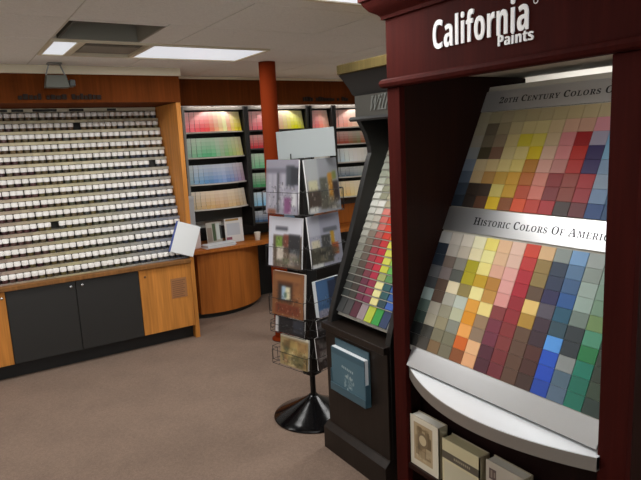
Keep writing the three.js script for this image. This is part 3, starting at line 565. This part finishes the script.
// ------------------------------------------------------------------ colour strip racks on the back wall
const bays = [
  { n: 'left', x0: 2.03, x1: 2.65, cnt: 13, rows: [
    [1.875, .205, 'pink to yellow', ['e87078', 'e0606a', 'e2565c', 'd84a50', 'da5450', 'e07a64', 'e8a080', 'ecc090', 'eed8a0', 'd8a080', 'e6c070', 'f0cc58', 'eec850']],
    [1.625, .20, 'green', ['8caa9a', '7cb08c', '6cb088', '5aac7c', '58a878', '66b080', '86b490', '90ac88', '84b27c', '9cbc80', 'b4c484', 'c8cc88', 'd8d090']],
    [1.36, .20, 'blue to mauve', ['8aa4b0', '7a9cb8', '6a94b8', '5c88b4', '5a84b0', '6488b8', '7090bc', '7c94c0', '6a84b4', '7888b4', '8a88ac', '9c8cac', 'a890a4']],
    [1.105, .19, 'tan', ['b4a080', 'b09a78', 'b89c74', 'b89868', 'c0a070', 'b8946c', 'bc9c74', 'b49470', 'c0a47c', 'c4a880', 'b89c78', 'b4a084', 'b8a890']]] },
  { n: 'middle', x0: 2.714, x1: 3.41, cnt: 14, rows: [
    [1.875, .205, 'pink to yellow', ['e08084', 'dc7078', 'd86870', 'd8646c', 'da7070', 'dc8078', 'e09880', 'e8b890', 'ecc888', 'ead070', 'f0d850', 'f0dc48', 'ece05c', 'e4dc70']],
    [1.685, .15, 'red', ['d04048', 'cc3840', 'c83840', 'c43038', 'c83c3c', 'cc4c44', 'd0604c', 'd87c54', 'dc9060', 'dca050', 'e0b040', 'dcb83c', 'd8b848', 'd0b858']],
    [1.475, .165, 'pale green', ['8cc098', '78b88c', '6cb484', '64b07c', '6cb080', '7cb888', '8cbc90', '94c098', '9cc4a0', 'a0c4a0', 'a4c8a4', 'a8c8a8', 'acccac', 'b0ccb0']],
    [1.275, .16, 'deep green', ['4c9464', '3c8858', '34804c', '307c48', '3c804c', '4c8858', '5c9064', '68986c', '70a078', '78a480', '80a888', '84ac8c', '88b090', '8cb494']],
    [1.075, .155, 'light blue', ['88b4c8', '7cacc8', '74a8c8', '78acc8', '80b0cc', '88b4cc', '8cb8d0', '94bcd0', '98c0d4', '9cc4d4', 'a0c4d8', 'a4c8d8', 'a8ccdc', 'acccdc']],
    [.90, .13, 'dark blue', ['34506c', '304c6c', '2c4868', '304c6c', '385470', '405c78', '486480', '506c88', '587490', '607c98', '68849c', '708ca4', '7894ac', '809cb0']]] },
  { n: 'right inner', x0: 3.49, x1: 3.745, cnt: 5, rows: [
    [1.875, .205, 'pink and beige', ['dc8888', 'd87878', 'd88070', 'dc9c88', 'dca890']],
    [1.685, .15, 'brick', ['b06048', 'a85840', 'a85440', 'b06850', 'b07858']],
    [1.475, .165, 'white', ['d8d8d4', 'd4d8d8', 'd8dcd8', 'dcdcd8', 'd8d4cc']],
    [1.275, .16, 'grey', ['8c9498', '848c94', '7c848c', '88909c', '949ca0']],
    [1.075, .155, 'cream', ['dcc49c', 'dcc090', 'd8bc8c', 'dcc49c', 'e0c8a0']]] },
  { n: 'right outer', x0: 3.81, x1: 4.45, cnt: 12, rows: [
    [1.875, .205, 'pale pink', ['e09a90', 'e0988c', 'dc9484', 'e0a894', 'e4b8a4', 'e4bca4', 'e0b49c', 'dcb094', 'dcb49c', 'e0bca4', 'e0c0a8', 'e4c8b0']],
    [1.685, .15, 'brick', ['a8503c', 'a04834', '9c4430', '8c5a3c', '7c6040', '747048', '9c6040', 'a46848', 'a87050', 'ac7858', 'b08060', 'b48868']],
    [1.475, .165, 'white', ['c8d4e0', 'c4d4e4', 'd0dce4', 'd8e0e4', 'dce0e0', 'dcdcd8', 'd4d4d0', 'ccd0cc', 'c4c8c4', 'c8ccc8', 'ccd0cc', 'd0d4d0']],
    [1.305, .12, 'grey', ['6c7c88', '64747f', '5c6c78', '687880', '78848c', '808c90', '889494', '8c9898', '909c9c', '94a0a0', '98a4a4', '9ca8a8']],
    [1.075, .185, 'cream', ['e4c088', 'e4c084', 'e0bc80', 'e4c894', 'e0cca4', 'd8c8a4', 'dcc490', 'dcc088', 'd8bc84', 'd8c090', 'dcc49c', 'e0c8a4']]] }];
const BZ = -5.62;
for (const b of bays) {
  const w = b.x1 - b.x0, xc = (b.x0 + b.x1) / 2, o = [xc, .72, BZ - .12];
  const dk = b.n === 'left' ? plain(0x8a8884, .5) : M.black;
  const R = thing('strip_rack', `${b.n} wall rack of bowed shelves holding paint colour strips`, 'rack', o);
  const e = (...a) => ext(...a, .002, o), bot = b.rows[b.rows.length - 1][0] - .03;
  part('back_panel', e(b.x0 - .03, b.x1 + .03, .95 > bot ? bot : .95, 2.12, BZ - .2, BZ - .18), plain(0x4c4a46, .8), R);
  part('side_frame', e(b.x0 - .032, b.x0 - .006, b.n === 'left' ? .724 : bot, 2.118, BZ - .18, BZ + .08), dk, R);
  part('side_frame', e(b.x1 + .006, b.x1 + .03, bot, 2.118, BZ - .18, BZ + .08), M.black, R);
  part('header_strip', e(b.x0 - .006, b.x1 + .006, 2.085, 2.118, BZ - .18, BZ + .06), plain(0x6f6a63, .5), R);
  const bow = .075 * Math.min(1, w / .6), zAt = t => BZ + .02 + bow * (1 - t * t);
  for (const [y, h, tone, cols] of b.rows) {
    const pts = [[b.x1 + .006, BZ - .18], [b.x0 - .006, BZ - .18]]; for (let i = 0; i <= 16; i++) { const t = i / 8 - 1; pts.push([xc + t * (w / 2 + .006), zAt(t) + .018]); }
    part('shelf', prismY(pts, y - .014, y - .002, o), b.n === 'middle' ? plain(0x4a4846, .4) : M.shelfWhite, R);
    const sw = w / b.cnt;
    cols.forEach((c, i) => {
      const t = ((i + .5) / b.cnt) * 2 - 1, dz = -2 * bow * t / (w / 2), base = new THREE.Color(vivid(c));
      const g = new THREE.BoxGeometry(sw - .0015, h - .01, .006, 1, 5, 1).translate(0, (h - .012) / 2, 0).toNonIndexed(), p = g.attributes.position, cc = new Float32Array(p.count * 3);
      for (let q = 0; q < p.count; q += 3) { const yy = (p.getY(q) + p.getY(q + 1) + p.getY(q + 2)) / 3 / h, band = Math.floor(Math.min(.99, yy) * 5) / 5; const col = base.clone().lerp(new THREE.Color('#f4efe6'), band * .62); for (let s = 0; s < 3; s++) col.toArray(cc, (q + s) * 3); }
      g.setAttribute('color', new THREE.BufferAttribute(cc, 3));
      const s = new THREE.Mesh(g, stripMat()); s.name = numbered('colour_strip'); s.castShadow = s.receiveShadow = true; scene.add(s);
      s.position.set(xc + t * w / 2, y + .001, zAt(t) - .0); s.rotation.order = 'YXZ'; s.rotation.set(-.16, -Math.atan(dz), 0);
      s.userData = { label: `colour strip, ${nth(i)} from left on ${tone} shelf of ${b.n} wall rack`, category: 'paint strip', group: `${tone} strips of the ${b.n} wall rack` };
    });
  }
}
function stripMat() { return chipMats.strip ??= new THREE.MeshStandardMaterial({ vertexColors: true, roughness: .5 }); }

// ------------------------------------------------------------------ bowed counter below the racks
{
  const o = [2.6, 0, -5.6], C = thing('counter', 'oak counter with a bowed front cabinet below the colour strip racks', 'counter', o);
  const top = [[4.55, Z0 + .02], [1.80, Z0 + .02], [1.80, -5.40], [1.95, -5.375], [2.3, -5.36], [2.6, -5.375], [4.55, -5.40]];
  part('countertop', prismY(top, .69, .722, o), M.oak, C);
  const arc = [[2.0, -5.47], [2.1, -5.43], [2.22, -5.41], [2.35, -5.415], [2.48, -5.45], [2.6, -5.51], [2.7, -5.59], [2.78, -5.68], [2.83, -5.80], [2.84, -5.93]];
  part('bowed_front', prismY([[2.84, -5.93], [2.0, -5.93], ...arc.slice(0, -1)].reverse(), .05, .69, o), M.oak, C);
  part('toe_kick', prismY([[2.81, -5.93], [2.03, -5.93], ...arc.slice(0, -1).map(([x, z]) => [x - .02, z - .035])].reverse(), 0, .05, o), M.black, C);
  struct('trim_3', ext(1.81, 4.55, .724, .86, Z0, Z0 + .04, .002), M.black);
  struct('trim_4', ext(3.46, 4.55, .724, 1.035, Z0, -5.8, .002), M.oak);
  part('leg_panel', ext(3.2, 3.24, 0, .69, -5.9, -5.45, .002, o), M.blackWood, C);
  part('knee_back', ext(2.86, 4.55, 0, .69, -5.93, -5.9, .002, o), M.black, C);
  part('shadow_gap_panel', ext(1.80, 1.98, 0, .69, -5.93, -5.56, .002, o), M.black, C);
}
{ // clutter on the counter
  const y = .723;
  let t = thing('paper_stack', 'flat stack of white papers lying on the counter below the left strip rack', 'papers', [2.24, y, -5.46], .12);
  for (let i = 0; i < 6; i++) { const s = part('sheet', box(.32, .006, .13, .001), plain(0xd6dade, .7), t, [jit(.008), .003 + i * .0062, jit(.006)]); s.rotation.y = jit(.05); }
  t = thing('booklet', 'white booklet standing upright on the counter beside the black rack divider', 'booklet', [2.47, y, -5.57], -.05); t.rotation.order = 'YXZ'; t.rotation.x = -.1;
  part('cover', new THREE.BoxGeometry(.2, .25, .012).translate(0, .127, 0), print(96, 120, (g, w, h) => { g.fillStyle = '#d2d0ce'; g.fillRect(0, 0, w, h); g.fillStyle = '#9c7a44'; g.fillRect(6, 2, 70, 10); g.fillStyle = '#8a4a5c'; g.fillRect(4, 92, 30, 14); g.fillStyle = '#b8bcc4'; g.fillRect(10, 24, 70, 60); }, .6), t);
  part('stand', box(.18, .02, .06, .003).translate(0, .0105, -.035), M.black, t);
  t = thing('brochure', 'small brochure with green stripe leaning on counter left of the white booklet', 'brochure', [2.26, y, -5.6], .05); t.rotation.order = 'YXZ'; t.rotation.x = -.1;
  part('cover', new THREE.BoxGeometry(.17, .23, .01).translate(0, .117, 0), print(96, 128, (g, w, h) => { g.fillStyle = '#b0aaa0'; g.fillRect(0, 0, w, h); g.fillStyle = '#46583a'; g.fillRect(38, 8, 20, 100); g.fillStyle = '#c4ccc8'; g.fillRect(62, 10, 24, 92); g.fillStyle = '#3a3a3a'; g.fillRect(84, 20, 12, 80); g.fillStyle = '#8a7c70'; g.fillRect(4, 30, 30, 80); }, .6), t);
  part('stand', box(.15, .015, .06, .003).translate(0, .0085, -.034), M.black, t);
  t = thing('folder', 'pinkish white folder standing upright beside the oak end panel of the jar wall', 'folder', [2.0, y, -5.5], .3);
  part('cover', box(.13, .22, .012, .003).translate(0, .112, .014), plain(0xc9b8b4, .7), t); part('cover', box(.13, .23, .012, .003).translate(-.01, .117, -.008), plain(0xbfc0c6, .7), t); part('pages', box(.12, .2, .01).translate(0, .102, .003), M.paper, t);
  t = thing('cup', 'small white paper cup on the counter right of the white booklet', 'cup', [2.70, y, -5.5]);
  part('body', new THREE.LatheGeometry([[0, 0], [.026, 0], [.034, .082], [.036, .084], [.034, .086], [.031, .082], [.024, .006], [0, .006]].map(p => new THREE.Vector2(...p)), 20), plain(0xded8cc, .6), t);
  t = thing('telephone', 'black wall telephone on the side frame of the left strip rack', 'telephone', [1.955, 1.52, -5.51]);
  part('body', box(.06, .19, .04, .01), M.black, t); part('handset', box(.03, .21, .03, .012), M.black, t, [-.012, 0, .03]);
  t = thing('wall_box', 'pale grey box hung on the frame beside the oak end panel', 'box', [1.975, 1.09, -5.5]);
  part('body', box(.085, .27, .07, .006), plain(0xa9acb0, .6), t); part('lid', box(.09, .03, .075, .005), plain(0xb6b8bb, .6), t, [0, .15, 0]);
}
scene.traverse(o => { if (o.isMesh) { o.castShadow = true; o.receiveShadow = true; } });
renderer.render(scene, camera);
